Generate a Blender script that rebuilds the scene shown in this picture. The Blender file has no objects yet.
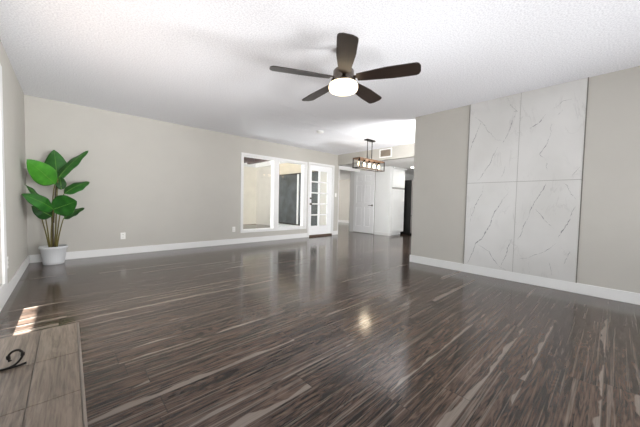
import bpy, bmesh, math, random
from mathutils import Vector, Matrix, noise
random.seed(7)
S = bpy.context.scene
COL = S.collection
PI = math.pi

# ------------------------------------------------------------------ camera
cam_d = bpy.data.cameras.new('camera')
cam = bpy.data.objects.new('camera', cam_d); COL.objects.link(cam); S.camera = cam
cam_d.sensor_width = 36.0; cam_d.lens = 272.294 * 36.0 / 640.0
cam_d.clip_start = 0.02; cam_d.clip_end = 200
rx = Vector((0.734863, -0.677892, 0.020948)); uy = Vector((0.01233, 0.044235, 0.998945)); fw = Vector((0.678103, 0.73383, -0.040865))
cam.matrix_world = Matrix(((rx.x, uy.x, -fw.x, 0.0), (rx.y, uy.y, -fw.y, 0.0), (rx.z, uy.z, -fw.z, 0.98259), (0, 0, 0, 1)))

# ------------------------------------------------------------------ world, sun, added fill lamps, exposure
w = bpy.data.worlds.new('sky'); S.world = w; w.use_nodes = True
bg = w.node_tree.nodes['Background']; bg.inputs[0].default_value = (0.93, 0.96, 1.0, 1); bg.inputs[1].default_value = 4.0

def sun_light(name, travel, strength, color, angle):
    d = bpy.data.lights.new(name, 'SUN'); d.energy = strength; d.color = color; d.angle = angle
    o = bpy.data.objects.new(name, d); COL.objects.link(o)
    o.rotation_euler = Vector(travel).to_track_quat('-Z', 'Y').to_euler(); o.location = (-3, -3, 8)
sun_light('sun', (0.7, 0.06, -1.0), 44, (1.0, 0.985, 0.96), 0.009)

def area(name, loc, direction, sx, sy, watts, color=(1, 1, 1), spread=PI):
    d = bpy.data.lights.new(name, 'AREA'); d.shape = 'RECTANGLE'; d.size = sx; d.size_y = sy
    d.energy = watts; d.color = color; d.spread = spread
    o = bpy.data.objects.new(name, d); COL.objects.link(o); o.location = loc
    o.rotation_euler = Vector(direction).to_track_quat('-Z', 'Y').to_euler()
    return o
# area lamps added in place of window daylight, hall light and patio bounce
area('back_window_fill', (1.0, -3.3, 1.2), (0.0, 1, 0.5), 1.6, 1.9, 66, (0.97, 0.98, 1.0))
area('right_fill', (4.22, -2.1, 1.2), (-1, 0.9, 0.35), 2.0, 1.7, 13, (0.97, 0.98, 1.0))  # added lamp brightening the left wall, no known window here
area('hall_fill', (7.6, 9.6, 1.2), (1, -0.6, 0.3), 1.2, 1.4, 45, (1.0, 0.98, 0.96))  # added lamp out of view that brightens the hall
area('patio_up_fill', (3.9, 7.0, 0.0), (0, -.6, 1), 2.0, 1.8, 62)  # unseen lamp on the patio, added to lift the ceiling
# added fill lamps, unseen, behind the camera and behind the right wall
area('dining_fill', (4.60, 2.08, 1.15), (0.9, 0.9, 0.55), 0.26, 0.5, 45)
area('dining_up_fill', (4.97, 0.7, .35), (.05, .2, 1), 0.8, 0.8, 60)
area('ceiling_fill', (.35, -.6, .6), (.5, 5.4, 1.94), .9, .9, 5.5, (1, 1, 1), .9)
area('mid_fill', (2.2, -1.5, .4), (0.2, 4.5, 2.2), 2.4, .6, 21, (1, 1, 1), 1.6)
area('corner_fill', (4.1, -.3, 1.0), (-4.6, 4.0, .5), .8, .8, 25, (1, 1, 1), 1.1)

S.view_settings.view_transform = 'Standard'; S.view_settings.look = 'None'
S.view_settings.gamma = 1; S.view_settings.use_curve_mapping = False
S.view_settings.exposure = 0.40
S.cycles.max_bounces = 10; S.cycles.diffuse_bounces = 6; S.cycles.sample_clamp_indirect = 6

# ------------------------------------------------------------------ materials
def new_mat(name):
    m = bpy.data.materials.new(name); m.use_nodes = True
    nt = m.node_tree; b = nt.nodes['Principled BSDF']; return m, nt, b
def lin(c):
    return tuple(((v / 255) / 12.92 if v / 255 <= 0.04045 else ((v / 255 + 0.055) / 1.055) ** 2.4) for v in c) + (1,)
def N(nt, t, **k):
    n = nt.nodes.new(t)
    for a, v in k.items():
        if a.startswith('i_'): n.inputs[int(a[2:])].default_value = v
        else: setattr(n, a, v)
    return n
def mathn(nt, op, a, b=None, c=None):
    n = nt.nodes.new('ShaderNodeMath'); n.operation = op
    for i, v in enumerate((a, b, c)):
        if v is None: continue
        if isinstance(v, (int, float)): n.inputs[i].default_value = v
        else: nt.links.new(v, n.inputs[i])
    return n.outputs[0]
def ramp(nt, fac, stops, interp='LINEAR'):
    n = nt.nodes.new('ShaderNodeValToRGB'); cr = n.color_ramp; cr.interpolation = interp
    while len(cr.elements) < len(stops): cr.elements.new(0.5)
    for e, (p, c) in zip(cr.elements, stops):
        e.position = p; e.color = c if len(c) == 4 else tuple(c) + (1,)
    nt.links.new(fac, n.inputs[0]); return n.outputs[0]
def noise_n(nt, vec, scale, detail=3, rough=0.5, dist=0.0):
    n = nt.nodes.new('ShaderNodeTexNoise'); n.inputs['Scale'].default_value = scale
    n.inputs['Detail'].default_value = detail; n.inputs['Roughness'].default_value = rough; n.inputs['Distortion'].default_value = dist
    if vec is not None: nt.links.new(vec, n.inputs['Vector'])
    return n.outputs['Fac']
def bump(nt, b, h, strength, dist):
    n = nt.nodes.new('ShaderNodeBump'); n.inputs['Strength'].default_value = strength; n.inputs['Distance'].default_value = dist
    nt.links.new(h, n.inputs['Height']); nt.links.new(n.outputs[0], b.inputs['Normal'])
def objco(nt):
    return nt.nodes.new('ShaderNodeTexCoord').outputs['Object']
def mixc(nt, fac, a, b):
    n = nt.nodes.new('ShaderNodeMix'); n.data_type = 'RGBA'
    if isinstance(fac, (int, float)): n.inputs[0].default_value = fac
    else: nt.links.new(fac, n.inputs[0])
    for i, v in ((6, a), (7, b)):
        if isinstance(v, tuple): n.inputs[i].default_value = v
        else: nt.links.new(v, n.inputs[i])
    return n.outputs[2]

def paint(name, rgb, rough=0.6, var=0.03, tex=220, bmp=0.05, metallic=0.0, spec=0.4):
    m, nt, b = new_mat(name); c = lin(rgb); co = objco(nt)
    f = noise_n(nt, co, 3.0, 4)
    d = tuple(max(0, v * (1 - var * 2)) for v in c[:3]) + (1,); e = tuple(min(1, v * (1 + var)) for v in c[:3]) + (1,)
    nt.links.new(ramp(nt, f, [(0.3, d), (0.7, e)]), b.inputs['Base Color'])
    b.inputs['Roughness'].default_value = rough; b.inputs['Metallic'].default_value = metallic
    b.inputs['Specular IOR Level'].default_value = spec
    if bmp: bump(nt, b, noise_n(nt, co, tex, 2), bmp, 0.002)
    return m
def metal(name, rgb, rough=0.35):
    return paint(name, rgb, rough, 0.05, 150, 0.02, 1.0)
def emit(name, rgb, strength, base=(240, 235, 225)):
    m, nt, b = new_mat(name); b.inputs['Base Color'].default_value = lin(base)
    b.inputs['Emission Color'].default_value = lin(rgb); b.inputs['Emission Strength'].default_value = strength
    b.inputs['Roughness'].default_value = 0.3
    return m

M = {}
M['wall'] = paint('wall_paint', (190, 187, 180), 0.7, 0.012, 260, 0.08)
M['trim'] = paint('white_trim_paint', (230, 230, 229), 0.35, 0.01, 80, 0.0)
M['door'] = paint('white_door_paint', (244, 245, 246), 0.4, 0.01, 80, 0.0)
M['cabinet'] = paint('white_cabinet_paint', (232, 233, 232), 0.4, 0.01, 80, 0.0)
M['greytrim'] = paint('grey_edge_strip', (120, 117, 110), 0.5, 0.0, 80, 0.0)
M['lightgrout'] = paint('light_grey_grout', (160, 158, 154), 0.8, 0.0, 80, 0.0)
M['gap_shade'] = paint('painted_gap_shade', (178, 177, 174), 0.8, 0.02, 80, 0.0)
M['cream'] = paint('cream_stucco', (240, 234, 222), 0.9, 0.03, 90, 0.3)
M['greystucco'] = paint('grey_stucco', (205, 201, 193), 0.9, 0.03, 90, 0.3)
M['beigestucco'] = paint('beige_stucco', (214, 204, 184), 0.9, 0.05, 60, 0.4)
M['concrete'] = paint('pale_concrete', (236, 232, 230), 0.85, 0.04, 40, 0.3)
M['redstone'] = paint('reddish_curb', (110, 78, 68), 0.8, 0.08, 40, 0.3)
M['beam'] = paint('dark_beam_stain', (58, 38, 32), 0.6, 0.1, 30, 0.2)
M['black'] = paint('black_iron', (28, 24, 22), 0.45, 0.05, 90, 0.1, 0.6)
M['bronze'] = metal('dark_bronze', (74, 64, 56), 0.3)
M['housing'] = metal('antique_nickel', (112, 104, 96), 0.25)
M['nickel'] = metal('brushed_nickel', (150, 146, 140), 0.3)
M['darknickel'] = metal('dark_hardware', (70, 66, 62), 0.35)
M['steel'] = metal('stainless_steel', (150, 146, 144), 0.32)
M['fridge'] = paint('black_appliance_enamel', (14, 13, 13), 0.4, 0.02, 200, 0.05)
M['plate'] = paint('white_switch_plate', (240, 239, 235), 0.35, 0.0, 80, 0.0)
M['slot'] = paint('dark_slot', (70, 66, 62), 0.6, 0.0, 80, 0.0)
M['threshold'] = paint('brown_threshold', (92, 74, 62), 0.4, 0.1, 40, 0.1)
M['globe'] = emit('frosted_lamp_glass', (255, 228, 188), 2.2)
M['bulb'] = emit('glowing_bulb', (255, 226, 180), 5.0)
M['bulbglass'] = None
M['tube'] = emit('ceiling_tube_light', (255, 252, 245), 4.0)
M['filter'] = paint('vent_filter_brown', (146, 134, 120), 0.8, 0.08, 60, 0.0)  # light brown of the vent filter and slats
M['soil'] = paint('dark_soil', (60, 48, 38), 0.95, 0.2, 60, 0.5)
M['sconce'] = emit('sconce_glass', (255, 255, 250), 1.2)
M['plastic'] = paint('white_plastic', (235, 235, 233), 0.4, 0.0, 80, 0.0)

# glass: clear pane, light passes
m, nt, b = new_mat('window_glass'); nt.nodes.remove(b)
out = nt.nodes['Material Output']; tr = N(nt, 'ShaderNodeBsdfTransparent'); gl = N(nt, 'ShaderNodeBsdfGlossy')
tr.inputs[0].default_value = (0.96, 0.975, 0.97, 1); gl.inputs['Roughness'].default_value = 0.01
fr = N(nt, 'ShaderNodeFresnel'); fr.inputs[0].default_value = 1.45; mx = N(nt, 'ShaderNodeMixShader')
ge = N(nt, 'ShaderNodeNewGeometry')
nt.links.new(mathn(nt, 'MULTIPLY', fr.outputs[0], mathn(nt, 'SUBTRACT', 1.0, ge.outputs['Backfacing'])), mx.inputs[0]); nt.links.new(tr.outputs[0], mx.inputs[1]); nt.links.new(gl.outputs[0], mx.inputs[2]); nt.links.new(mx.outputs[0], out.inputs[0])
M['glass'] = m
m, nt, b = new_mat('tinted_door_glass')
co = objco(nt)
b.inputs['Base Color'].default_value = lin((74, 80, 82)); b.inputs['Roughness'].default_value = 0.06; b.inputs['Specular IOR Level'].default_value = 0.5
nt.links.new(ramp(nt, noise_n(nt, co, 2.5, 3), [(0.3, lin((62, 66, 66))), (0.7, lin((92, 98, 102)))]), b.inputs['Base Color'])
M['tint'] = m

# ceiling: sprayed popcorn texture
m, nt, b = new_mat('popcorn_ceiling'); co = objco(nt)
f1 = noise_n(nt, co, 75, 4, 0.6); f2 = noise_n(nt, co, 1.2, 3)
nt.links.new(mixc(nt, ramp(nt, f1, [(0.35, (0, 0, 0, 1)), (0.6, (1, 1, 1, 1))]), lin((224, 225, 230)), lin((246, 247, 251))), b.inputs['Base Color'])
b.inputs['Roughness'].default_value = 0.95; b.inputs['Specular IOR Level'].default_value = 0.15
bump(nt, b, f1, 0.38, 0.009); M['ceiling'] = m
M['smoothceiling'] = paint('smooth_ceiling_paint', (226, 225, 222), 0.8, 0.01, 100, 0.02)

# floor: dark vinyl planks with pale sapwood streaks, boards along x
def plank_mat(name, width, length, dark, mid, sap, rough, sap_on=True, joint=0.0035, swap=False):
    m, nt, b = new_mat(name); co = objco(nt)
    sp = N(nt, 'ShaderNodeSeparateXYZ'); nt.links.new(co, sp.inputs[0]); X, Y = (sp.outputs[1], sp.outputs[0]) if swap else (sp.outputs[0], sp.outputs[1])
    v = mathn(nt, 'DIVIDE', Y, width); row = mathn(nt, 'FLOOR', v); fv = mathn(nt, 'FRACT', v)
    wn = N(nt, 'ShaderNodeTexWhiteNoise', noise_dimensions='1D'); nt.links.new(row, wn.inputs['W'])
    u = mathn(nt, 'ADD', mathn(nt, 'DIVIDE', X, length), mathn(nt, 'MULTIPLY', wn.outputs[0], 7.3))
    pid = mathn(nt, 'FLOOR', u); fu = mathn(nt, 'FRACT', u)
    cb = N(nt, 'ShaderNodeCombineXYZ'); nt.links.new(row, cb.inputs[0]); nt.links.new(pid, cb.inputs[1])
    w2 = N(nt, 'ShaderNodeTexWhiteNoise', noise_dimensions='3D'); nt.links.new(cb.outputs[0], w2.inputs['Vector'])
    r1 = w2.outputs['Value']; sc = N(nt, 'ShaderNodeSeparateColor'); nt.links.new(w2.outputs['Color'], sc.inputs[0])
    # grain space, shifted per plank
    def space(sx, sy, k):
        c = N(nt, 'ShaderNodeCombineXYZ')
        nt.links.new(mathn(nt, 'ADD', mathn(nt, 'MULTIPLY', X, sx), mathn(nt, 'MULTIPLY', r1, 91.0 * k)), c.inputs[0])
        nt.links.new(mathn(nt, 'ADD', mathn(nt, 'MULTIPLY', Y, sy), mathn(nt, 'MULTIPLY', sc.outputs[1], 53.0 * k)), c.inputs[1])
        nt.links.new(mathn(nt, 'MULTIPLY', sc.outputs[2], 20.0), c.inputs[2]); return c.outputs[0]
    g1 = noise_n(nt, space(1.5, 14, 1), 1.7, 7, 0.66, 2.0)          # broad figure, wavy
    g3 = noise_n(nt, space(2.6, 50, 0.8), 1.0, 5, 0.7, 1.4)           # darker cracks and flames
    g2 = noise_n(nt, space(4, 130, 1.3), 1.0, 3, 0.6, 0.3)          # fine grain lines
    g = mathn(nt, 'ADD', mathn(nt, 'MULTIPLY', g1, 0.45), mathn(nt, 'ADD', mathn(nt, 'MULTIPLY', g2, 0.2), mathn(nt, 'MULTIPLY', g3, 0.35)))
    fig = noise_n(nt, space(0.9, 6.5, 1.1), 1.5, 2, 0.45, 0.9)       # contour figure of sawn heartwood
    fl = mathn(nt, 'SINE', mathn(nt, 'MULTIPLY', fig, 75.0))
    g = mathn(nt, 'ADD', g, mathn(nt, 'MULTIPLY', fl, 0.036 if sap_on else 0.004))
    g = mathn(nt, 'ADD', g, mathn(nt, 'MULTIPLY', mathn(nt, 'SUBTRACT', r1, 0.5), 0.05))
    base = ramp(nt, g, [(0.42, dark), (0.50, tuple((a + c) / 2 for a, c in zip(dark, mid))), (0.60, mid)])
    col = base
    if sap_on:
        # pale sapwood along one edge of some boards with a wavy inner border
        wob = noise_n(nt, space(2.2, 3, 0.9), 1.4, 3, 0.5)
        edge = mathn(nt, 'ADD', mathn(nt, 'MULTIPLY', mathn(nt, 'SUBTRACT', wob, 0.5), 0.9), mathn(nt, 'MULTIPLY', sc.outputs[0], 0.62))
        edge = mathn(nt, 'SUBTRACT', edge, 0.345)
        mask = mathn(nt, 'MULTIPLY', mathn(nt, 'SUBTRACT', edge, fv), 28.0)
        mask = mathn(nt, 'MINIMUM', mathn(nt, 'MAXIMUM', mask, 0.0), 1.0)
        streak = noise_n(nt, space(0.6, 52, 1.7), 1.3, 2, 0.5, 0.5)   # thin pale lines
        st = mathn(nt, 'MINIMUM', mathn(nt, 'MAXIMUM', mathn(nt, 'MULTIPLY', mathn(nt, 'SUBTRACT', streak, 0.58), 12.0), 0.0), 0.5)
        allm = mathn(nt, 'MULTIPLY', mathn(nt, 'MAXIMUM', mask, st), 0.85)
        sapc = ramp(nt, g2, [(0.3, tuple(v * 0.75 for v in sap[:3]) + (1,)), (0.7, sap)])
        col = mixc(nt, allm, base, sapc)
    j1 = mathn(nt, 'LESS_THAN', fv, joint / width); j2 = mathn(nt, 'LESS_THAN', fu, joint / length)
    j = mathn(nt, 'MAXIMUM', j1, j2)
    col = mixc(nt, mathn(nt, 'MULTIPLY', j, 0.55), col, tuple(v * 0.35 for v in dark[:3]) + (1,))
    nt.links.new(col, b.inputs['Base Color'])
    nt.links.new(ramp(nt, g, [(0.3, (rough * 1.25,) * 3), (0.7, (rough * 0.85,) * 3)]), b.inputs['Roughness'])
    b.inputs['Specular IOR Level'].default_value = 0.5
    lo = noise_n(nt, space(3, 9, 1), 1.0, 2)
    h = mathn(nt, 'SUBTRACT', mathn(nt, 'ADD', mathn(nt, 'MULTIPLY', g2, 0.35), lo), mathn(nt, 'MULTIPLY', j, 1.2))
    bump(nt, b, h, 0.10, 0.004)
    return m
M['floor'] = plank_mat('dark_vinyl_planks', 0.150, 1.22, lin((27, 18, 14)), lin((97, 80, 70)), lin((138, 127, 118)), 0.125)
M['hearthtile'] = plank_mat('wood_look_tile', 9.0, 9.0, lin((92, 80, 70)), lin((138, 123, 110)), lin((160, 150, 140)), 0.38, False, 0.0001, True)
M['grout'] = paint('grey_grout', (128, 122, 115), 0.9, 0.05, 60, 0.2)
M['tileedge'] = paint('pale_tile_edge', (128, 117, 108), 0.4, 0.05, 60, 0.1)

# marble look tile
m, nt, b = new_mat('white_marble_tile'); co = objco(nt)
mp = N(nt, 'ShaderNodeMapping'); mp.inputs['Rotation'].default_value = (math.radians(28), 0, 0); mp.inputs['Scale'].default_value = (1, 2.4, 0.9)
nt.links.new(co, mp.inputs[0])
f = noise_n(nt, mp.outputs[0], 1.7, 6, 0.6, 1.2)
ve = mathn(nt, 'ABSOLUTE', mathn(nt, 'SUBTRACT', f, 0.5))
gate = noise_n(nt, co, 2.6, 2)
vm = mathn(nt, 'MULTIPLY', ramp(nt, ve, [(0.0, (1, 1, 1)), (0.018, (0, 0, 0))]), ramp(nt, gate, [(0.48, (0, 0, 0)), (0.62, (0.35, 0.35, 0.35))]))
cl = ramp(nt, noise_n(nt, co, 1.4, 4), [(0.35, lin((203, 202, 199))), (0.65, lin((214, 213, 211)))])
nt.links.new(mixc(nt, vm, cl, lin((168, 166, 165))), b.inputs['Base Color'])
b.inputs['Roughness'].default_value = 0.28; M['marble'] = m
m, nt, b = new_mat('marble_vein'); co = objco(nt)
nt.links.new(ramp(nt, noise_n(nt, co, 38, 3), [(0.38, lin((198, 197, 195))), (0.52, lin((138, 138, 140)))]), b.inputs['Base Color'])
b.inputs['Roughness'].default_value = 0.28; M['vein'] = m

# leaves
def leaf_mat(name, a, c):
    m, nt, b = new_mat(name); co = objco(nt)
    f = noise_n(nt, co, 9, 3); nt.links.new(ramp(nt, f, [(0.3, lin(a)), (0.7, lin(c))]), b.inputs['Base Color'])
    b.inputs['Roughness'].default_value = 0.42; b.inputs['Subsurface Weight'].default_value = 0.0
    bump(nt, b, noise_n(nt, co, 60, 2), 0.1, 0.002); return m
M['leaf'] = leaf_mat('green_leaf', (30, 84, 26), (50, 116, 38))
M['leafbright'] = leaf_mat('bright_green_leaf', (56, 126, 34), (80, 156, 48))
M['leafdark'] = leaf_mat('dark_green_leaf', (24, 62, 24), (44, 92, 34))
M['midrib'] = paint('leaf_rib', (104, 150, 62), 0.5, 0.05, 80, 0.0)
M['stem'] = paint('brown_green_stem', (106, 98, 48), 0.5, 0.2, 30, 0.1)
M['stalk'] = paint('dark_brown_stalk', (66, 56, 36), 0.6, 0.2, 30, 0.1)
M['pot'] = paint('white_ribbed_ceramic', (214, 216, 218), 0.4, 0.03, 30, 0.05)

# fan blade wood
m, nt, b = new_mat('walnut_blade'); co = objco(nt)
mp = N(nt, 'ShaderNodeMapping'); mp.inputs['Scale'].default_value = (2.0, 40, 10); nt.links.new(co, mp.inputs[0])
nt.links.new(ramp(nt, noise_n(nt, mp.outputs[0], 1.5, 4, 0.6, 0.4), [(0.3, lin((20, 14, 11))), (0.7, lin((46, 33, 26)))]), b.inputs['Base Color'])
b.inputs['Roughness'].default_value = 0.42; M['blade'] = m
m, nt, b = new_mat('weathered_wood_rail'); co = objco(nt)
nt.links.new(ramp(nt, noise_n(nt, co, 25, 4), [(0.3, lin((84, 62, 46))), (0.7, lin((128, 98, 74)))]), b.inputs['Base Color'])
b.inputs['Roughness'].default_value = 0.6; M['rail'] = m

# ------------------------------------------------------------------ mesh helpers
class MB:
    def __init__(s): s.bm = bmesh.new(); s.mi = 0
    def _tag(s, faces):
        for f in faces: f.material_index = s.mi
    def box(s, x0, x1, y0, y1, z0, z1, bev=0.0, mat=None):
        vs = [s.bm.verts.new((x, y, z)) for x in (x0, x1) for y in (y0, y1) for z in (z0, z1)]
        idx = [(0, 1, 3, 2), (4, 6, 7, 5), (0, 4, 5, 1), (2, 3, 7, 6), (0, 2, 6, 4), (1, 5, 7, 3)]
        fs = [s.bm.faces.new([vs[i] for i in f]) for f in idx]
        s._tag(fs)
        if bev:
            es = list({e for f in fs for e in f.edges})
            r = bmesh.ops.bevel(s.bm, geom=es, offset=bev, segments=2, affect='EDGES', profile=0.5); s._tag(r['faces'])
        if mat is not None: bmesh.ops.transform(s.bm, matrix=mat, verts=[v for v in vs if v.is_valid])
        return s
    def lathe(s, prof, seg=32, c=(0, 0, 0), ribs=0, amp=0.0, smooth=True):
        rings = []
        for r, z in prof:
            if r <= 1e-6: rings.append([s.bm.verts.new((c[0], c[1], c[2] + z))])
            else:
                rr = []
                for i in range(seg):
                    a = 2 * PI * i / seg; q = r * (1 + amp * math.cos(ribs * a)) if ribs else r
                    rr.append(s.bm.verts.new((c[0] + q * math.cos(a), c[1] + q * math.sin(a), c[2] + z)))
                rings.append(rr)
        fs = []
        for A, B in zip(rings, rings[1:]):
            if len(A) == 1 and len(B) == 1: continue
            for i in range(seg):
                j = (i + 1) % seg
                if len(A) == 1: fs.append(s.bm.faces.new((A[0], B[j], B[i])))
                elif len(B) == 1: fs.append(s.bm.faces.new((A[i], A[j], B[0])))
                else: fs.append(s.bm.faces.new((A[i], A[j], B[j], B[i])))
        for f in fs: f.smooth = smooth
        s._tag(fs); return s
    def tube(s, pts, rad, seg=10, flat=1.0):
        pts = [Vector(p) for p in pts]
        if not isinstance(rad, (list, tuple)): rad = [rad] * len(pts)
        rings = []; up = Vector((0, 0, 1))
        for i, p in enumerate(pts):
            t = (pts[min(i + 1, len(pts) - 1)] - pts[max(i - 1, 0)]).normalized()
            ref = up if abs(t.dot(up)) < 0.95 else Vector((0, 1, 0))
            a = t.cross(ref).normalized(); b2 = t.cross(a).normalized()
            rings.append([s.bm.verts.new(p + a * rad[i] * math.cos(2 * PI * k / seg) * flat + b2 * rad[i] * math.sin(2 * PI * k / seg)) for k in range(seg)])
        fs = []
        for A, B in zip(rings, rings[1:]):
            for k in range(seg): fs.append(s.bm.faces.new((A[k], A[(k + 1) % seg], B[(k + 1) % seg], B[k])))
        for f in fs: f.smooth = True
        fs.append(s.bm.faces.new(rings[0][::-1])); fs.append(s.bm.faces.new(rings[-1])); s._tag(fs); return s
    def build(s, name, mat, parent=None, loc=None):
        bmesh.ops.recalc_face_normals(s.bm, faces=s.bm.faces)
        me = bpy.data.meshes.new(name); s.bm.to_mesh(me); s.bm.free()
        for mm in (mat if isinstance(mat, (list, tuple)) else [mat]): me.materials.append(mm)
        o = bpy.data.objects.new(name, me); COL.objects.link(o)
        if parent is not None: o.parent = parent
        if loc: o.location = loc
        return o
def tag(o, label=None, cat=None, group=None, kind=None):
    if label: o['label'] = label
    if cat: o['category'] = cat
    if group: o['group'] = group
    if kind: o['kind'] = kind
    return o
def struct(o, label=None, cat=None): return tag(o, label, cat, kind='structure')
def empty(name, loc, rz=0):
    o = bpy.data.objects.new(name, None); o.empty_display_size = 0.1; COL.objects.link(o); o.location = loc; o.rotation_euler = (0, 0, rz); return o

XA, YB, XC, YC, XD, H, HL = -0.449, 5.818, 4.297, 2.336, 6.081, 2.44, 2.125
# ------------------------------------------------------------------ shell
struct(MB().box(-0.6, 11.2, -3.6, 10.2, -0.12, 0.0).build('floor', M['floor']), 'dark brown wood plank floor with pale streaks running through the room', 'floor')
c = MB().box(-0.6, XD + 0.1, -3.6, 5.95, H, H + 0.12)
for yr in (3.48, 3.93, 4.355):      # shallow ridges shaped to imitate soft bands of window light
    vs = [[c.bm.verts.new((x, yr + dy, H - dz)) for dy, dz in ((-.07, -.001), (-.02, .007), (.02, .007), (.07, -.001))] for x in (2.4, XD)]
    for i in range(3): c.bm.faces.new((vs[0][i], vs[1][i], vs[1][i + 1], vs[0][i + 1])).smooth = True
struct(c.build('ceiling', M['ceiling']), 'white sprayed texture ceiling over the living room', 'ceiling')
struct(MB().box(XD + 0.02, 11.2, -3.6, 10.2, HL, HL + 0.12).build('ceiling_kitchen', M['smoothceiling']), 'lower smooth white ceiling over the kitchen and hall', 'ceiling')

# wall A (left of the picture) with a glazed opening
WY0, WY1, WZ0, WZ1 = 1.95, 3.72, 0.19, 2.06
a = MB(); xo = XA - 0.13
a.box(xo, XA, -3.6, WY0, 0, H); a.box(xo, XA, WY1, 5.95, 0, H); a.box(xo, XA, WY0, WY1, 0, WZ0); a.box(xo, XA, WY0, WY1, WZ1, H)
struct(a.build('wall_left', M['wall']), 'grey painted wall at the left edge beside the plant', 'wall')
# wall B with the big window and the glazed door
bw = MB(); yo = YB + 0.13
BX0, BX1, BZ0, BZ1 = 2.945, 4.80, 0.29, 2.03
DX0, DX1, DZ1 = 4.955, 5.865, 2.05
bw.box(XA, BX0, YB, yo, 0, H); bw.box(BX0, BX1, YB, yo, 0, BZ0); bw.box(BX0, BX1, YB, yo, BZ1, H); bw.box(BX1, DX0, YB, yo, 0, H)
bw.box(DX0, DX1, YB, yo, DZ1, H); bw.box(DX1, 6.13, YB, yo, 0, H)
struct(bw.build('wall_back', M['wall']), 'long grey wall holding the white framed window and glazed door', 'wall')
# wall C, closes behind camera, rear opening added for the right fill lamp
c = MB(); c.box(XC, XC + .12, -1.1, YC, 0, H); c.box(XC, XC + .12, -3.6, -3.1, 0, H); c.box(XC, XC + .12, -3.1, -1.1, 0, .3); c.box(XC, XC + .12, -3.1, -1.1, 2.1, H)
struct(c.build('wall_right', M['wall']), 'grey beige wall on the right holding the white marble panels', 'wall')
n = MB(); n.box(XA, 0.2, -3.6, -3.48, 0, H); n.box(1.8, 4.6, -3.6, -3.48, 0, H); n.box(6.6, 11.2, -3.6, -3.48, 0, H); n.box(4.6, 6.6, -3.6, -3.48, 0, .15); n.box(4.6, 6.6, -3.6, -3.48, 2.1, H); n.box(0.2, 1.8, -3.6, -3.48, 0, 0.15); n.box(0.2, 1.8, -3.6, -3.48, 2.15, H)  # unseen wall, window openings added for the light they admit
struct(n.build('wall_near', M['wall']))
# fascia of the lowered ceiling
struct(MB().box(XD, XD + 0.10, -3.48, YB, HL, H).build('wall_fascia', M['wall']), 'grey drop wall above the kitchen opening holding the vent', 'wall')
# hall, kitchen enclosing walls
struct(MB().box(6.05, 6.13, yo, 10.2, 0, 2.6).build('wall_hall_left', [M['wall']]))
struct(MB().box(6.05, 11.2, 10.1, 10.2, 0, HL).build('wall_hall_end', M['wall']))
struct(MB().box(10.1, 10.2, 5.0, 10.1, 0, HL).build('wall_hall_far', M['wall']), 'pale grey hall wall seen through the narrow opening', 'wall')
DWX = 7.16
k = MB(); k.box(DWX, DWX + 0.11, 6.06, 6.22, 0, HL); k.box(DWX, DWX + 0.11, 4.645, 5.21, 0, HL); k.box(DWX, DWX + 0.11, 5.21, 6.06, 2.045, HL)
struct(k.build('wall_pantry', M['cabinet']), 'white wall beside the panelled door', 'wall')
struct(MB().box(DWX + 0.11, 10.1, 5.36, 5.46, 0, HL).build('wall_kitchen_back', M['cabinet']), 'pale wall above the refrigerator', 'wall')
struct(MB().box(11.1, 11.2, -3.6, 5.4, 0, HL).build('wall_kitchen_far', M['cabinet']))

# baseboards
def base(name, segs, label=None):
    q = MB()
    for s in segs: q.box(*s, bev=0.003)
    return struct(q.build(name, M['trim']), label, 'baseboard' if label else None)
T, BH = 0.015, 0.118
base('baseboard_left', [(XA, XA + T, -3.48, WY0 - 0.13, 0, BH), (XA, XA + T, WY1 + 0.13, YB, 0, BH), (XA, XA + T, WY0 - .13, WY1 + .13, 0, BH)], 'white baseboard along the left wall')
base('baseboard_back', [(XA + T, 4.90, YB - T, YB, 0, BH), (5.925, 6.13, YB - T, YB, 0, BH)], 'white baseboard under the window wall')
base('baseboard_right', [(XC - T, XC, -3.48, YC, 0, BH), (XC - T, XC + 0.12, YC, YC + T, 0, BH)], 'white baseboard along the right wall below the marble')
base('baseboard_pantry', [(DWX - T, DWX, 4.645 - T, 5.17, 0, 0.10), (DWX, DWX + .12, 4.645 - T, 4.645, 0, 0.10)])
base('baseboard_hall', [(10.1 - T, 10.1, 5.5, 10.1, 0, 0.12), (6.13, 6.13 + T, 6.0, 10.1, 0, 0.12)])

# hall opening casing
o = MB(); o.box(6.13, DWX, YB + 0.0, YB + 0.13, HL - 0.105, HL); o.box(6.125, 6.145, YB - 0.012, YB + 0.14, 0, HL - 0.1)
o.box(DWX - 0.012, DWX + 0.0, 6.075, 6.225, 0, HL); o.box(DWX - 0.012, DWX + 0.12, 6.22, 6.235, 0, HL)
struct(o.build('trim_1', M['trim']), 'white casing around the hall opening', 'trim')

# ------------------------------------------------------------------ window_1 in wall B
yf = YB - 0.018
w1 = empty('window_1', (3.87, YB, 0.24)); struct(w1, 'large white framed two pane window in the long grey wall', 'window')
inv = Vector((-3.87, -YB, -0.24))
def wpart(name, mb, mat, parent, off):
    ob = mb.build(name, mat, parent); ob.location = off; return ob
f = MB()
f.box(2.893, 4.86, yf, YB, 2.03, 2.082, 0.004); f.box(2.893, 4.86, yf, YB, 0.24, 0.292, 0.004)
f.box(2.893, 2.947, yf, YB, 0.292, 2.03, 0.004); f.box(4.80, 4.86, yf, YB, 0.292, 2.03, 0.004)
wpart('casing', f, M['trim'], w1, inv)
f = MB()  # jamb frame deep in the wall
for s in ((BX0, BX0 + .02, YB, yo, BZ0, BZ1), (BX1 - .05, BX1, YB, yo, BZ0, BZ1), (BX0, BX1, YB, yo, BZ0, BZ0 + .02), (BX0, BX1, YB, yo, BZ1 - .02, BZ1)): f.box(*s)
wpart('window_frame', f, M['trim'], w1, inv)
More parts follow.
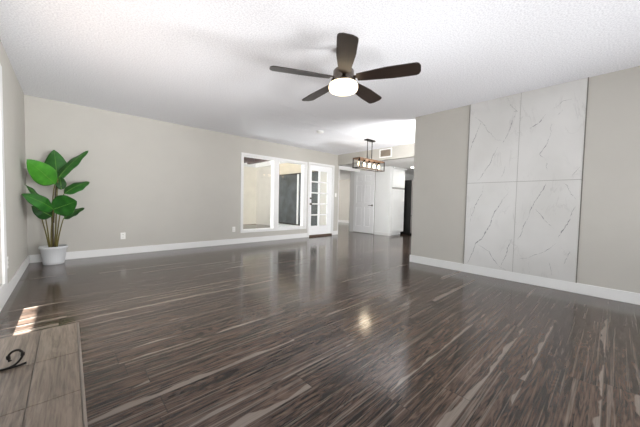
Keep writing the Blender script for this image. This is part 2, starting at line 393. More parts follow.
f = MB(); f.box(3.777, 3.925, YB - 0.02, yo, 0.292, 2.03, 0.005)
wpart('mullion', f, M['trim'], w1, inv)
f = MB(); f.box(2.96, 3.78, YB + 0.07, YB + 0.076, 0.305, 2.015); wpart('window_pane', f, M['glass'], w1, inv)
f = MB(); f.box(3.92, 4.755, YB + 0.07, YB + 0.076, 0.305, 2.015); wpart('window_pane', f, M['glass'], w1, inv)

# ------------------------------------------------------------------ door_1: white glazed door in wall B
d1 = empty('door_1', (5.41, YB, 0)); struct(d1, 'white glazed door with two columns of panes beside the window', 'door')
inv = Vector((-5.41, -YB, 0))
f = MB(); f.box(4.90, 4.96, yf, YB, 0, 2.10, 0.004); f.box(5.86, 5.925, yf, YB, 0, 2.10, 0.004); f.box(4.96, 5.86, yf, YB, 2.045, 2.10, 0.004)
f.box(4.96, 4.975, YB, yo, 0, 2.05); f.box(5.85, 5.865, YB, yo, 0, 2.05); f.box(4.975, 5.85, YB, yo, 2.035, 2.05)
wpart('casing', f, M['trim'], d1, inv)
y0, y1 = YB + 0.012, YB + 0.055
f = MB()
f.box(4.978, 5.045, y0, y1, 0.05, 2.03, 0.003); f.box(5.675, 5.848, y0, y1, 0.05, 2.03, 0.003)
f.box(5.045, 5.675, y0, y1, 0.05, 0.305, 0.003); f.box(5.045, 5.675, y0, y1, 1.88, 2.03, 0.003)
f.box(5.325, 5.372, y0 - .002, y1, 0.305, 1.88, 0.002)
zs = [0.305 + (1.88 - 0.305) * i / 5 for i in range(6)]
for z in zs[1:-1]: f.box(5.045, 5.675, y0 - .002, y1, z - 0.016, z + 0.016, 0.002)
leaf = wpart('door_leaf', f, M['door'], d1, inv)
f = MB(); f.box(5.04, 5.68, YB + 0.03, YB + 0.036, 0.30, 1.885); wpart('door_glass', f, M['glass'], d1, inv)
def knob_part(parent, inv, x, y, z, name, r=0.028):
    f = MB(); f.lathe([(0, -0.062), (r * .8, -0.058), (r, -0.045), (r * .75, -0.03), (r * .4, -0.024), (r * .4, -0.01), (r * 1.05, -0.008), (r * 1.05, 0.0), (0, 0)], 20)
    bmesh.ops.rotate(f.bm, verts=f.bm.verts, cent=(0, 0, 0), matrix=Matrix.Rotation(-PI / 2, 3, 'X'))
    ob = f.build(name, M['darknickel'], parent); ob.location = Vector((x, y, z)) + inv; return ob
knob_part(d1, inv, 5.005, YB + 0.012, 0.93, 'door_knob')
knob_part(d1, inv, 5.005, YB + 0.012, 1.09, 'deadbolt', 0.024)
f = MB(); f.box(4.96, 5.86, YB - 0.03, yo + .02, 0.0, 0.045, 0.004); wpart('threshold', f, M['threshold'], d1, inv)

# ------------------------------------------------------------------ door_2: white panelled door in the pantry wall
d2 = empty('door_2', (DWX, 5.63, 0)); struct(d2, 'white six panel door with dark lever handle near the pantry', 'door')
inv = Vector((-DWX, -5.63, 0))
f = MB(); f.box(DWX - .014, DWX, 6.045, 6.075, 0, 2.10, .003); f.box(DWX - .014, DWX, 5.195, 6.045, 2.04, 2.10, .003)
wpart('casing', f, M['trim'], d2, inv)
X0 = DWX - 0.02
f = MB(); f.box(X0 + .012, DWX + .03, 5.215, 6.05, 0.02, 2.04)
yL, yR, ym = 6.05, 5.215, 5.632
st, mu = 0.115, 0.10
rails = [(0.02, 0.23), (0.86, 1.00), (1.60, 1.70), (1.92, 2.04)]
f.box(X0, X0 + .013, yR, yR + st, .02, 2.04, .002); f.box(X0, X0 + .013, yL - st, yL, .02, 2.04, .002)
f.box(X0, X0 + .013, ym - mu / 2, ym + mu / 2, .02, 2.04, .002)
for z0, z1 in rails:
    f.box(X0, X0 + .013, yR + st, ym - mu / 2, z0, z1, .002); f.box(X0, X0 + .013, ym + mu / 2, yL - st, z0, z1, .002)
for (z0, z1) in ((0.23, 0.86), (1.0, 1.60), (1.70, 1.92)):
    for (ya, yb) in ((yR + st, ym - mu / 2), (ym + mu / 2, yL - st)):
        f.box(X0 + .004, X0 + .013, ya + .03, yb - .03, z0 + .03, z1 - .03, .004)
wpart('door_leaf', f, M['door'], d2, inv)
f = MB(); f.box(DWX - .004, DWX + .002, 5.186, 5.213, 0.0, 2.05); f.box(DWX - .003, DWX + .03, 5.215, 6.045, 0.0, 0.02)
wpart('painted_gap_shade', f, M['gap_shade'], d2, inv)  # strips coloured as the shade beside and under the door leaf
f = MB(); f.tube([(X0 - .0, 5.275, .92), (X0 - .05, 5.275, .92)], .012); f.tube([(X0 - .05, 5.265, .92), (X0 - .052, 5.33, .922), (X0 - .05, 5.40, .918)], [.011, .010, .009])
f.tube([(X0 - .008, 5.275, .92), (X0, 5.275, .92)], .03, 16)
wpart('door_handle', f, M['darknickel'], d2, inv)

# ------------------------------------------------------------------ window_2 in wall A
w2 = empty('window_2', (XA, 2.8, WZ0)); struct(w2, 'white window casing at the far left edge of the photo', 'window')
inv = Vector((-XA, -2.8, -WZ0))
f = MB(); xf = XA + .018
f.box(XA, xf, WY0 - .12, WY0, .125, 2.16, .004); f.box(XA, xf, WY1, WY1 + .13, .125, 2.16, .004); f.box(XA, xf, WY0, WY1, WZ1, 2.16, .004); f.box(XA, xf, WY0, WY1, .125, WZ0, .004)
wpart('casing', f, M['trim'], w2, inv)
f = MB(); xg0, xg1 = xo + .03, xo + .07
f.box(xg0, xg1, WY0, WY0 + .10, WZ0, WZ1); f.box(xg0, xg1, 3.45, WY1, WZ0, WZ1); f.box(xg0, xg1, WY0 + .1, 3.45, WZ0, WZ0 + .02); f.box(xg0, xg1, WY0 + .1, 3.45, WZ1 - .05, WZ1)
yy = 3.31
while yy > WY0 + .15:
    f.box(xg0, xg1, yy - .007, yy + .007, WZ0, WZ1); yy -= .15
wpart('window_frame', f, M['trim'], w2, inv)
f = MB(); f.box(xo + .045, xo + .050, WY0 + .1, 3.45, WZ0 + .02, WZ1 - .05); wpart('window_pane', f, M['glass'], w2, inv)
struct(MB().box(xo - 1.33, xo, 0.5, 5.0, 2.42, 2.50).build('sun_cutoff_overhang', M['trim']))  # unseen overhang, added and sized to trim the sun patch
struct(MB().box(-6, xo - .0, -3, 5.9, -0.2, -0.07).build('ground_side', M['threshold']))

# ------------------------------------------------------------------ window_3 behind the camera (unseen, opening resized to suit the frontal fill light)
w3 = empty('window_3', (2.0, -3.54, .15)); struct(w3, None, None)
inv = Vector((-2.0, 3.54, -.15)); f = MB()
for s in ((.2, .28), (1.72, 1.8), (.97, 1.03)): f.box(s[0], s[1], -3.58, -3.5, .15, 2.15)
f.box(.28, 1.72, -3.58, -3.5, .15, .22); f.box(.28, 1.72, -3.58, -3.5, 2.08, 2.15)
wpart('window_frame', f, M['trim'], w3, inv)

# ------------------------------------------------------------------ courtyard behind wall B
GZ = -0.07
struct(MB().box(-5, 6.05, yo, 10.75, GZ - .12, GZ).build('patio', M['concrete']), 'pale concrete patio outside the window', 'patio')
struct(MB().box(0.5, 6.05, 10.6, 10.75, GZ, 2.42).build('wall_courtyard_end', M['cream']), 'cream outdoor wall seen through the left pane', 'wall')
struct(MB().box(6.0, 6.05, 5.95, 10.6, GZ, 2.42).build('wall_courtyard_side', M['greystucco']), 'grey outdoor wall seen through the left pane', 'wall')
struct(MB().box(5.985, 6.0, 5.95, 9.05, 1.99, 2.42).build('wall_stucco_band', M['beigestucco']), 'beige stucco band above the sliding glass door', 'wall')
c = MB(); c.box(0.5, 6.05, 10.50, 10.75, 2.42, 2.62); c.box(5.90, 6.05, 5.95, 10.5, 2.42, 2.62)
struct(c.build('trim_2', M['trim']), 'white eave board along the courtyard walls', 'trim')
c = MB(); c.box(1.0, 6.0, 10.54, 10.6, GZ, GZ + .05); c.box(5.93, 6.0, 9.0, 10.54, GZ, GZ + .05)
struct(c.build('trim_3', M['redstone']), 'reddish curb at the foot of the courtyard walls', 'trim')
# sliding glass door
d3 = empty('door_3', (6.0, 8.0, GZ)); struct(d3, 'dark sliding glass door seen through the right window pane', 'door')
inv = Vector((-6.0, -8.0, -GZ))
f = MB(); xx0, xx1 = 5.955, 6.0
f.box(xx0, xx1, 9.0, 9.05, .15, 2.0); f.box(xx0, xx1, 6.52, 6.57, .15, 2.0); f.box(xx0, xx1, 6.57, 9.0, 1.96, 2.0); f.box(xx0, xx1, 6.57, 9.0, .15, .19)
wpart('door_frame', f, M['darknickel'], d3, inv)
f = MB(); f.box(xx0 - .012, xx1, 7.58, 7.66, .19, 1.96); wpart('door_stile', f, M['plastic'], d3, inv)
f = MB(); f.box(xx0 + .02, xx0 + .03, 7.66, 9.0, .19, 1.96); wpart('door_glass', f, M['tint'], d3, inv)
f = MB(); f.box(xx0 + .008, xx0 + .018, 6.57, 7.58, .19, 1.96); wpart('door_glass', f, M['tint'], d3, inv)
struct(MB().box(5.80, 6.0, 6.5, 9.1, GZ, .15, .01).build('trim_5', M['trim']), 'white step below the dark sliding glass door', 'step')
struct(MB().box(-1.0, 6.05, yo, 10.75, 2.62, 2.72).build('added_patio_cover', M['trim']), 'white cover added over the courtyard to shade it', 'patio cover')  # added and widened to keep the strong sun off the courtyard
# pergola beam
bm_ = MB(); bm_.box(4.16, 4.26, yo + .02, 7.95, 2.14, 2.32, .01)
bm_.box(3.70, 4.16, 7.45, 7.55, 2.14, 2.30, .01)
struct(MB().box(4.14, 4.19, 7.95, 10.5, 2.20, 2.26).build('trim_4', M['beam']), 'thin dark rail crossing behind the window top', 'trim')
tag(bm_.build('wooden_beam', M['beam']), 'dark brown outdoor wooden beam behind the top of the left pane', 'beam')

# ------------------------------------------------------------------ marble panel wall
VA = [[(1.341, 2.158), (1.401, 1.988), (1.467, 1.758)], [(1.411, 2.245), (1.325, 2.155), (1.239, 2.014), (1.125, 1.873), (1.065, 1.864)], [(0.934, 2.16), (0.983, 2.003), (1.063, 1.83)], [(1.357, 1.325), (1.295, 1.413), (1.219, 1.533), (1.148, 1.685), (1.121, 1.786)], [(1.044, 2.421), (0.982, 2.304), (0.908, 2.204), (0.964, 2.217)], [(1.059, 1.371), (1.007, 1.532)], [(0.403, 2.229), (0.471, 2.24), (0.537, 2.166)], [(0.618, 2.108), (0.677, 2.026), (0.777, 1.972)], [(0.466, 2.135), (0.522, 2.087)], [(0.558, 1.987), (0.566, 1.851), (0.603, 1.748), (0.665, 1.63), (0.62, 1.578)], [(0.594, 1.528), (0.573, 1.433)], [(0.354, 1.343), (0.287, 1.456)]]
VB = [[(1.258, 1.28), (1.289, 1.15), (1.355, 1.01), (1.43, 0.722)], [(0.971, 1.166), (1.06, 0.996), (1.122, 0.898), (1.165, 0.701), (1.263, 0.514), (1.333, 0.445), (1.433, 0.142)], [(1.295, 0.43), (1.168, 0.348), (1.043, 0.173), (0.96, 0.132)], [(0.898, 0.555), (0.954, 0.379), (1.01, 0.179)], [(0.584, 1.281), (0.632, 1.145), (0.684, 1.057), (0.733, 0.879)], [(0.733, 0.879), (0.785, 0.731), (0.846, 0.543)], [(0.666, 0.952), (0.579, 0.834), (0.494, 0.72)], [(0.308, 0.996), (0.361, 0.831), (0.451, 0.606)], [(0.417, 1.275), (0.364, 1.175), (0.311, 1.077)], [(0.333, 0.471), (0.388, 0.312)], [(0.826, 0.287), (0.697, 0.363), (0.562, 0.437), (0.461, 0.554)], [(0.516, 0.306), (0.483, 0.157)]]
mp_root = empty('marble_wall_panel', (XC, 0.875, BH)); tag(mp_root, 'four large white marble tiles with grey veins on the right wall', 'wall panel')
def vein_strip(mb, pts, x, w, lim):
    P = []
    for (a0, b0), (a1, b1) in zip(pts, pts[1:]):
        n = max(3, int(math.hypot(a1 - a0, b1 - b0) / 0.012))
        for i in range(n): t = i / n; P.append((a0 + (a1 - a0) * t, b0 + (b1 - b0) * t))
    P.append(pts[-1]); L = len(P); out = []
    for i, (y, z) in enumerate(P):
        y += (noise.noise(Vector((y * 9, z * 9, 3))) * .018 + noise.noise(Vector((y * 40, z * 40, 8))) * .008)
        z += noise.noise(Vector((y * 9, z * 9, 30))) * .014
        p0 = P[max(i - 1, 0)]; p1 = P[min(i + 1, L - 1)]; ty, tz = p1[0] - p0[0], p1[1] - p0[1]; l = math.hypot(ty, tz) or 1
        k = w * (0.25 + 1.1 * abs(noise.noise(Vector((y * 16, z * 16, 0))))) * math.sin(PI * (i + .6) / (L + .2)) ** 0.5
        y = min(max(y, lim[0] + .004), lim[1] - .004); z = min(max(z, lim[2] + .004), lim[3] - .004)
        out.append((mb.bm.verts.new((x, y - tz / l * k, z + ty / l * k)), mb.bm.verts.new((x, y + tz / l * k, z - ty / l * k))))
    for A, B in zip(out, out[1:]):
        try: mb.bm.faces.new((A[0], B[0], B[1], A[1])).material_index = 1
        except ValueError: pass
strong = {0: 2.2, 2: 2.4, 3: 1.6, 7: 2.2, 9: 1.5, 12: 2.0, 13: 2.6, 15: 2.2, 16: 2.6, 17: 1.6, 19: 2.4}
for yi, (ya, yb) in enumerate(((0.883, 1.482), (0.272, 0.878))):
    for zi, (za, zb) in enumerate(((BH, 1.303), (1.309, H))):
        f = MB(); f.box(XC - .012, XC, ya, yb, za, zb, .0012)
        for vi, v in enumerate(VA + VB):
            cy = sum(p[0] for p in v) / len(v); cz = sum(p[1] for p in v) / len(v)
            if ya <= cy <= yb and za <= cz <= zb: vein_strip(f, v, XC - .0124, .0022 * strong.get(vi, 1.2) * 1.5, (ya, yb, za, zb))
        o = f.build('panel_tile', [M['marble'], M['vein']], mp_root); o.location = (-XC, -0.875, -BH)
f = MB(); f.box(XC - .014, XC, 0.262, 0.271, BH, H); f.box(XC - .013, XC, 1.483, 1.487, BH, H)
f.build('edge_trim', M['greytrim'], mp_root).location = (-XC, -0.875, -BH)
f = MB(); f.box(XC - .0105, XC, .878, .883, BH, H); f.box(XC - .0105, XC, .272, 1.482, 1.303, 1.309)
f.build('grout_line', M['lightgrout'], mp_root).location = (-XC, -0.875, -BH)

# ------------------------------------------------------------------ ceiling fan
FX, FY, BZ = 1.93, 1.80, 2.155
fan = empty('ceiling_fan', (FX, FY, H)); tag(fan, 'dark five blade ceiling fan with a lit white globe', 'ceiling fan')
f = MB(); f.lathe([(0, 0), (.068, 0), (.068, -.012), (.058, -.05), (.03, -.068), (0, -.068)], 28); f.build('canopy', M['bronze'], fan)
f = MB(); f.tube([(0, 0, -.06), (0, 0, -.17)], .0125, 14); f.lathe([(0, -.145), (.022, -.147), (.026, -.165), (.05, -.19), (0, -.19)], 20); f.build('downrod', M['bronze'], fan)
f = MB(); f.lathe([(0, -.185), (.05, -.188), (.085, -.20), (.098, -.215), (.10, -.27), (.10, -.29), (.116, -.295), (.118, -.325), (.112, -.33), (0, -.33)], 40); f.build('motor_housing', M['housing'], fan)
f = MB(); f.lathe([(0, -.328), (.112, -.33), (.130, -.335), (.137, -.350), (.138, -.372), (.130, -.392), (.105, -.405), (.06, -.412), (0, -.414)], 40); f.build('globe', M['globe'], fan)
def blade_mb():
    f = MB(); n = 36
    outl = []
    for i in range(n + 1):
        t = i / n; x = .13 + .56 * t
        wl = .046 + .032 * min(1, t / .5) ** .8; wr = .046 + .034 * min(1, t / .6) ** .8
        if t > .92: k = math.sqrt(max(0, 1 - ((t - .92) / .08) ** 2.4 * .8)); wl *= k; wr *= k
        outl.append((x, -wl, wr))
    vt = [[f.bm.verts.new((x, a, zz)), f.bm.verts.new((x, b2, zz))] [:] for zz in (.004,) for x, a, b2 in outl]
    vb = [[f.bm.verts.new((x, a, -.004)), f.bm.verts.new((x, b2, -.004))] for x, a, b2 in outl]
    for i in range(n):
        f.bm.faces.new((vt[i][0], vt[i + 1][0], vt[i + 1][1], vt[i][1])); f.bm.faces.new((vb[i][0], vb[i][1], vb[i + 1][1], vb[i + 1][0]))
        f.bm.faces.new((vt[i][0], vb[i][0], vb[i + 1][0], vt[i + 1][0])); f.bm.faces.new((vt[i][1], vt[i + 1][1], vb[i + 1][1], vb[i][1]))
    f.bm.faces.new((vt[0][0], vt[0][1], vb[0][1], vb[0][0])); f.bm.faces.new((vt[n][0], vb[n][0], vb[n][1], vt[n][1]))
    return f
blade0 = None
for kx in range(5):
    ang = math.radians(9 + 72 * kx)
    if blade0 is None:
        b0 = blade_mb().build('blade', M['blade'], fan); blade0 = b0
        g = MB(); g.box(.085, .20, -.018, .018, .004, .012, .002); g.box(.17, .23, -.034, .034, .004, .010, .002)
        i0 = g.build('blade_bracket', M['bronze'], b0); bo, io = b0, i0
    else:
        bo = b0.copy(); COL.objects.link(bo); bo.parent = fan; io = i0.copy(); COL.objects.link(io); io.parent = bo
    bo.location = (0, 0, BZ - H); bo.rotation_euler = (Matrix.Rotation(ang, 3, 'Z') @ Matrix.Rotation(math.radians(-12), 3, 'X')).to_euler()
def point(name, loc, watts, color, r=.05):
    d = bpy.data.lights.new(name, 'POINT'); d.energy = watts; d.color = color; d.shadow_soft_size = r
    o = bpy.data.objects.new(name, d); COL.objects.link(o); o.location = loc; return o

# ------------------------------------------------------------------ pendant
px0, px1, py0, py1, pz0, pz1 = 4.64, 5.58, 3.79, 3.99, 1.755, 1.985
pcx, pcy = (px0 + px1) / 2, (py0 + py1) / 2
pen = empty('pendant_light', (pcx, pcy, H)); tag(pen, 'rectangular open frame pendant lamp with five glowing bulbs', 'pendant lamp')
pinv = Vector((-pcx, -pcy, -H))
f = MB(); f.box(pcx - .15, pcx + .15, pcy - .05, pcy + .05, H - .028, H, .006); f.build('canopy', M['black'], pen).location = pinv
for s in (-.085, .085):
    f = MB(); f.tube([(pcx + s, pcy, H - .02), (pcx + s, pcy, pz1)], .009, 8); f.build('hanging_rod', M['black'], pen).location = pinv
f = MB(); t = .016
for y in (py0, py1 - t):
    for x in (px0, px1 - t): f.box(x, x + t, y, y + t, pz0, pz1)
    f.box(px0, px1, y, y + t, pz0, pz0 + t)
for x in (px0, px1 - t): f.box(x, x + t, py0, py1, pz0, pz0 + t)
f.build('frame', M['black'], pen).location = pinv
f = MB(); f.box(px0, px1, py0, py0 + .02, pz1 - .03, pz1); f.box(px0, px1, py1 - .02, py1, pz1 - .03, pz1); f.box(px0, px0 + .02, py0, py1, pz1 - .03, pz1); f.box(px1 - .02, px1, py0, py1, pz1 - .03, pz1)
f.box(px0, px1, pcy - .03, pcy + .03, pz1 - .02, pz1 - .004)
f.build('wood_rail', M['rail'], pen).location = pinv
f = MB(); f.box(px0, px1, py0 - .002, py0, pz0 - .002, pz0 + .012); f.build('wood_rail', M['rail'], pen).location = pinv
for i in range(5):
    bx = px0 + .10 + (px1 - px0 - .20) * i / 4
    f = MB(); f.lathe([(0, 0), (.022, 0), (.022, -.05), (.018, -.058), (0, -.058)], 16); s_ = f.build('bulb_socket', M['black'], pen); s_.location = Vector((bx, pcy, pz1 - .02)) + pinv
    f = MB(); f.lathe([(.012, -.05), (.016, -.07), (.024, -.10), (.027, -.118), (.022, -.138), (.012, -.155), (0, -.157)], 18); f.build('bulb', M['bulb'], s_)
point('pendant_light_glow', (pcx, pcy - .0, pz0 + .06), 6, (1, .84, .62), .12)

# ------------------------------------------------------------------ ceiling bits, vent, switches
f = MB(); f.lathe([(0, 0), (.075, 0), (.078, -.012), (.07, -.022), (.062, -.036), (.03, -.04), (0, -.04)], 30)
tag(f.build('smoke_detector', M['plastic'], None, (3.80, 4.16, H)), 'round white smoke detector on the ceiling before the pendant lamp', 'smoke detector')
v = empty('ceiling_vent', (XD, 4.11, 2.30)); tag(v, 'brown louvred air vent with white frame high on the drop wall', 'air vent')
f = MB(); f.box(-.014, 0, -.19, .19, .085, .115, .002); f.box(-.014, 0, -.19, .19, -.115, -.085, .002); f.box(-.014, 0, -.19, -.155, -.085, .085, .002); f.box(-.014, 0, .155, .19, -.085, .085, .002); f.build('vent_frame', M['plastic'], v)
f = MB(); f.box(-.004, 0, -.156, .156, -.086, .086)
for i in range(9):
    z = -.076 + i * .019; f.box(-.011, -.003, -.155, .155, z - .003, z + .003)
f.build('vent_slats', M['filter'], v)
def outlet(name, loc, axis, label, cat, group, toggle=False):
    r = empty(name, loc, {'B': 0, 'A': PI / 2}[axis])  # local: plate faces -y
    f = MB(); f.box(-.036, .036, -.006, 0, -.058, .058, .003); f.build('cover_plate', M['plate'], r)
    if toggle:
        f = MB(); f.box(-.005, .005, -.018, -.005, -.012, .012, .002); f.build('toggle', M['plate'], r)
    else:
        for z in (-.022, .022):
            f = MB(); f.box(-.016, .016, -.008, -.005, z - .014, z + .014, .002)
            s_ = f.build('socket', M['plate'], r)
            g = MB(); g.box(-.008, -.005, -.0088, -.0078, z - .006, z + .006); g.box(.005, .008, -.0088, -.0078, z - .006, z + .006); g.build('socket_slot', M['slot'], s_)
    tag(r, label, cat, group); return r
outlet('wall_outlet', (.693, YB, .325), 'B', 'white outlet plate low on the long grey wall, nearer the plant', 'outlet', 'white wall outlets')
outlet('wall_outlet', (2.735, YB, .335), 'B', 'white outlet plate low on the wall just left of the window', 'outlet', 'white wall outlets')
outlet('wall_outlet', (XA, 4.0, .33), 'A', 'white outlet plate on the left side wall by the photo edge', 'outlet', 'white wall outlets')
outlet('light_switch', (6.01, YB, 1.215), 'B', 'white light switch right of the glazed door', 'light switch', None, True)

# ------------------------------------------------------------------ pantry cabinet and fridge
pc = empty('pantry_cabinet', (7.6, 4.66, 0)); tag(pc, 'tall white pantry cabinet with stacked shaker doors beside the black refrigerator', 'cabinet')
inv = Vector((-7.6, -4.66, 0))
f = MB(); f.box(DWX + .115, 8.01, 4.665, 5.35, .09, HL - .02); wpart('cabinet_body', f, M['cabinet'], pc, inv)
f = MB(); f.box(DWX + .12, 7.95, 4.72, 5.3, 0, .09); wpart('toe_kick', f, M['cabinet'], pc, inv)
f = MB(); f.box(DWX + .115, 8.03, 4.60, 4.66, HL - .055, HL - .01, .006); wpart('crown_trim', f, M['cabinet'], pc, inv)
def shaker(z0, z1):
    f = MB(); x0, x1, yq = DWX + .13, 7.995, 4.645
    f.box(x0, x1, yq + .008, 4.665, z0, z1)
    f.box(x0, x0 + .07, yq, yq + .01, z0, z1, .001); f.box(x1 - .07, x1, yq, yq + .01, z0, z1, .001); f.box(x0 + .07, x1 - .07, yq, yq + .01, z0, z0 + .07, .001); f.box(x0 + .07, x1 - .07, yq, yq + .01, z1 - .07, z1, .001)
    return f
wpart('cabinet_door', shaker(.10, 1.44), M['cabinet'], pc, inv); wpart('cabinet_door', shaker(1.50, HL - .07), M['cabinet'], pc, inv)
f = MB(); f.box(DWX + .13, 7.995, 4.655, 4.667, 1.445, 1.495); wpart('gap_strip', f, M['lightgrout'], pc, inv)
fr = empty('refrigerator', (8.55, 4.85, 0)); tag(fr, 'black sided stainless refrigerator beside the white pantry, half hidden by the right wall', 'refrigerator')
inv = Vector((-8.55, -4.85, 0))
f = MB(); f.box(8.08, 8.99, 4.46, 5.33, .03, 1.76, .006); f.box(8.12, 8.95, 4.5, 5.3, 0, .03); wpart('fridge_body', f, M['fridge'], fr, inv)
f = MB(); f.box(8.085, 8.985, 4.40, 4.455, .62, 1.76, .01); dd = wpart('fridge_door', f, M['steel'], fr, inv)
f = MB(); f.box(8.085, 8.985, 4.40, 4.455, .05, .60, .01); wpart('freezer_drawer', f, M['steel'], fr, inv)
f = MB(); f.tube([(8.16, 4.39, .78), (8.16, 4.35, .80), (8.16, 4.35, 1.5), (8.16, 4.39, 1.52)], .011, 8); wpart('fridge_handle', f, M['darknickel'], fr, inv)
cl = empty('ceiling_light', (8.15, 4.1, HL)); tag(cl, 'long bright tube ceiling light over the refrigerator', 'ceiling light')
f = MB(); f.box(-.6, .6, -.14, .14, -.03, 0, .004); f.build('light_housing', M['plastic'], cl)
f = MB(); f.box(-.58, .58, -.12, .12, -.05, -.028, .008); f.build('diffuser', M['tube'], cl)
area('ceiling_light_glow', (8.15, 4.1, HL - .06), (0, 0, -1), 1.1, .22, 5, (1, .97, .92))

# ------------------------------------------------------------------ hearth and fireplace screen
HZ = 0.25
h = empty('hearth', (-.2, 1.0, 0)); tag(h, 'raised hearth of wood look tile in the bottom left corner', 'hearth')
inv = Vector((.2, -1.0, 0)); xr = 0.0365; yt = 2.108
f = MB(); f.box(XA + T, xr - .006, -.6, yt - .006, 0, HZ - .004); wpart('hearth_base', f, M['grout'], h, inv)
def tilebox(mb, x0, x1, y0, y1):
    g = .0018; mb.box(x0 + g, x1 - g, y0 + g, y1 - g, HZ - .012, HZ, .001)
f = MB(); xs = -.118; ys = [yt - .008, 1.700, 1.352, 1.0, .65, .3, -.05, -.4, -.6]
for a0, b0 in zip(ys[1:], ys): tilebox(f, xs, xr - .010, a0, b0)
for a0, b0 in zip(ys[1:], ys): tilebox(f, XA + T, xs, a0 + (.0 if a0 > 1.5 else -.0), b0)
for a0, b0 in zip(ys[1:], ys): f.box(xr - .008, xr - .001, a0 + .002, b0 - .002, .004, HZ - .012)
for a0, b0 in ((XA + T, -.2), (-.2, xr - .002)): f.box(a0 + .002, b0 - .002, yt - .008, yt - .001, .004, HZ - .012)
wpart('hearth_tiles', f, M['hearthtile'], h, inv)
f = MB(); f.box(xr - .009, xr, -.6, yt, HZ - .010, HZ + .0005, .002); f.box(XA + T, xr, yt - .009, yt, HZ - .010, HZ + .0005, .002); wpart('edge_trim', f, M['tileedge'], h, inv)

fs = empty('fireplace_screen', (-.30, 1.2, HZ)); tag(fs, 'black wrought iron fireplace screen foot with a scroll resting on the hearth', 'fireplace screen')
inv = Vector((.30, -1.2, -HZ))
f = MB()
for y in (.70, 1.70): f.box(-.306, -.294, y - .006, y + .006, HZ + .01, HZ + .68)
f.box(-.306, -.294, .70, 1.70, HZ + .03, HZ + .042); f.box(-.306, -.294, .70, 1.70, HZ + .67, HZ + .682)
wpart('screen_frame', f, M['black'], fs, inv)
f = MB()
for i in range(1, 40): yq = .70 + i * .025; f.box(-.301, -.299, yq - .001, yq + .001, HZ + .04, HZ + .67)
for i in range(1, 25): zq = HZ + .04 + i * .025; f.box(-.301, -.299, .70, 1.70, zq - .001, zq + .001)
wpart('wire_mesh', f, M['black'], fs, inv)
def catmull(P, n=8):
    P = [Vector(p) for p in P]; P = [P[0] * 2 - P[1]] + P + [P[-1] * 2 - P[-2]]; out = []
    for i in range(1, len(P) - 2):
        for k in range(n):
            t = k / n; a, b2, c2, d2 = P[i - 1:i + 3]
            out.append(.5 * ((2 * b2) + (c2 - a) * t + (2 * a - 5 * b2 + 4 * c2 - d2) * t * t + (3 * b2 - a - 3 * c2 + d2) * t ** 3))
    out.append(P[-2]); return out
def scroll(y, ry):
    f = MB()
    pts = [(-.190, .284), (-.195, .305), (-.184, .322), (-.168, .325), (-.155, .312), (-.154, .298), (-.162, .280), (-.178, .264), (-.200, .2565), (-.24, .2560), (-.30, .262)]
    f.tube([(x, y, z) for x, z in catmull2(pts)], .0045, 8, 1.5)
    f.tube([(-.30, y + ry, HZ + .0045), (-.22, y + ry, HZ + .0045), (-.17, y + ry, HZ + .0045), (-.143, y + ry, HZ + .009)], .0045, 8, 1.5)
    return f
def catmull2(p): return [(v.x, v.z) for v in catmull([(a, 0, b2) for a, b2 in p])]
wpart('scroll_foot', scroll(1.705, .004), M['black'], fs, inv); wpart('scroll_foot', scroll(.705, .004), M['black'], fs, inv)

# ------------------------------------------------------------------ potted plant
PX, PY = -.17, 5.57
pl = empty('potted_plant', (PX, PY, 0)); tag(pl, 'tall broad leaved green plant in a white ribbed pot in the corner', 'potted plant')
inv = Vector((-PX, -PY, 0))
f = MB(); f.lathe([(0, 0), (.108, 0), (.114, .006), (.120, .05), (.142, .222), (.152, .228), (.157, .236), (.157, .256), (.152, .262), (.142, .262), (.138, .25), (.136, .22), (0, .22)], 96, (0, 0, 0), 0, 0.0)
for v in f.bm.verts:
    r = math.hypot(v.co.x, v.co.y)
    if .02 < v.co.z < .222 and r > .118:
        k = 1 + .012 * math.cos(32 * math.atan2(v.co.y, v.co.x)); v.co.x *= k; v.co.y *= k
f.build('pot', M['pot'], pl)
f = MB(); f.lathe([(0, .236), (.05, .238), (.10, .232), (.137, .222)], 24); f.build('soil', M['soil'], pl)
def stem(p0, p1, p2, r0, r1, mat, name='stem'):
    P = [Vector(p0), Vector(p1), Vector(p2)]; pts = []
    for i in range(13):
        t = i / 12; pts.append((1 - t) ** 2 * P[0] + 2 * t * (1 - t) * P[1] + t * t * P[2])
    f = MB(); f.tube(pts, [r0 + (r1 - r0) * i / 12 for i in range(13)], 8); wpart(name, f, M[mat], pl, inv)
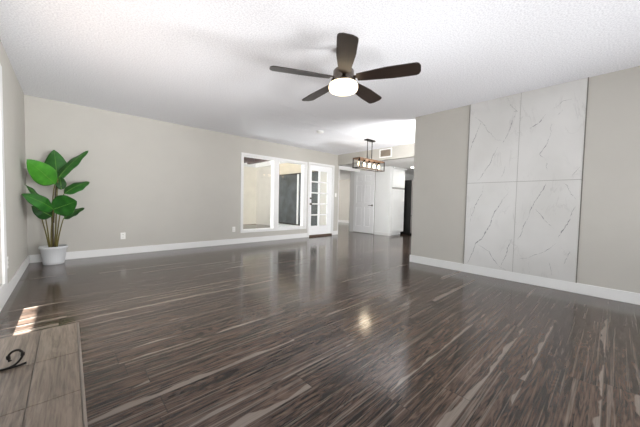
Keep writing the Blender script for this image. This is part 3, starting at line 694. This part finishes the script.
def leafp(base, tip, side, width, mat, droop=.06, cup=.18, fold_dir=1, wave=.006, shape=.45):
    """side: approx direction of the leaf's width; droop: sag of the midrib"""
    B, Tp = Vector(base), Vector(tip); ax = Tp - B; L = ax.length; ax.normalize()
    sd = Vector(side); sd = (sd - ax * sd.dot(ax)).normalized(); nr = sd.cross(ax).normalized()
    n, m_ = 18, 10; f = MB(); grid = []
    for i in range(n + 1):
        t = i / n
        wd = width * .5 * (math.sin(PI * t ** (.5 / shape * .72)) ** .75 if 0 < t < 1 else 0) 
        c = B + ax * (L * t) + nr * (4 * droop * t * (1 - t)) * fold_dir
        row = []
        for j in range(m_ + 1):
            s = -1 + 2 * j / m_
            ww = wd + 0.0008
            off = sd * (s * ww) + nr * (fold_dir * (-cup) * ww * abs(s) ** 1.4) + nr * (wave * math.sin(t * 17 + s * 2) * abs(s))
            row.append(f.bm.verts.new(c + off))
        grid.append(row)
    for i in range(n):
        for j in range(m_):
            q = f.bm.faces.new((grid[i][j], grid[i + 1][j], grid[i + 1][j + 1], grid[i][j + 1])); q.smooth = True
    o = f.build('leaf', M[mat], pl); o.location = inv
    sm = o.modifiers.new('thick', 'SOLIDIFY'); sm.thickness = .0016; sm.offset = 0
    g = MB(); g.tube([B + ax * (L * t) + nr * (4 * droop * t * (1 - t)) * fold_dir for t in [i / 12 * .97 for i in range(13)]], [.0045 * (1 - i / 13) + .0008 for i in range(13)], 6)
    g.build('midrib', M['midrib'], o)
    return o
view = Vector((-.05, -1, -.1)); R_ = Vector((.735, -.678, .02)); U_ = Vector((0, 0, 1))
# upper fan of leaves
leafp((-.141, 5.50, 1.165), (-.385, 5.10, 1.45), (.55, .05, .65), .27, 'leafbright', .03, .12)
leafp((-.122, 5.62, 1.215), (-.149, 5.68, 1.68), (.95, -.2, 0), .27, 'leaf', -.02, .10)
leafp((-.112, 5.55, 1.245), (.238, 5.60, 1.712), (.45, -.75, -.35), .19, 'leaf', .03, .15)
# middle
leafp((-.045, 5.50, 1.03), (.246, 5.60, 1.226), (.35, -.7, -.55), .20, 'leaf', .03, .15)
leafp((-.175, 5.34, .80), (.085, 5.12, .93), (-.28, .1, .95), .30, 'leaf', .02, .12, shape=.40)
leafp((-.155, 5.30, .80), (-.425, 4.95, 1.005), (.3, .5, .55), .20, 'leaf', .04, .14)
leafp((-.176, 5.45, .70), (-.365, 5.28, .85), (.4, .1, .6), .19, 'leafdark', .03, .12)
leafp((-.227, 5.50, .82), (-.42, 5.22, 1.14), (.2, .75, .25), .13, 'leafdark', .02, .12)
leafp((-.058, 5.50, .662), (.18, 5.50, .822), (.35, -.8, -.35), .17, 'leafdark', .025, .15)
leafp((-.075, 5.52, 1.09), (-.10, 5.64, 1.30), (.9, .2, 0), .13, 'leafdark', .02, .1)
# stems
zb = .225
stem((-.212, 5.57, zb), (-.24, 5.53, .45), (-.284, 5.45, .70), .009, .006, 'stem')
stem((-.205, 5.56, zb), (-.22, 5.53, .45), (-.243, 5.46, .70), .009, .006, 'stem')
stem((-.178, 5.57, zb), (-.178, 5.55, .5), (-.172, 5.46, .80), .017, .011, 'stalk', 'stalk')
stem((-.170, 5.57, .70), (-.178, 5.55, .95), (-.141, 5.50, 1.17), .008, .006, 'stem')
stem((-.165, 5.57, .60), (-.15, 5.58, .95), (-.122, 5.62, 1.22), .009, .006, 'stalk')
stem((-.155, 5.57, zb), (-.13, 5.57, .9), (-.112, 5.55, 1.25), .010, .006, 'stem')
stem((-.134, 5.57, zb), (-.11, 5.55, .45), (-.058, 5.50, .665), .009, .006, 'stem')
stem((-.145, 5.56, zb), (-.12, 5.53, .6), (-.048, 5.50, 1.03), .009, .006, 'stem')
stem((-.19, 5.56, zb), (-.20, 5.52, .5), (-.155, 5.30, .80), .009, .006, 'stem')
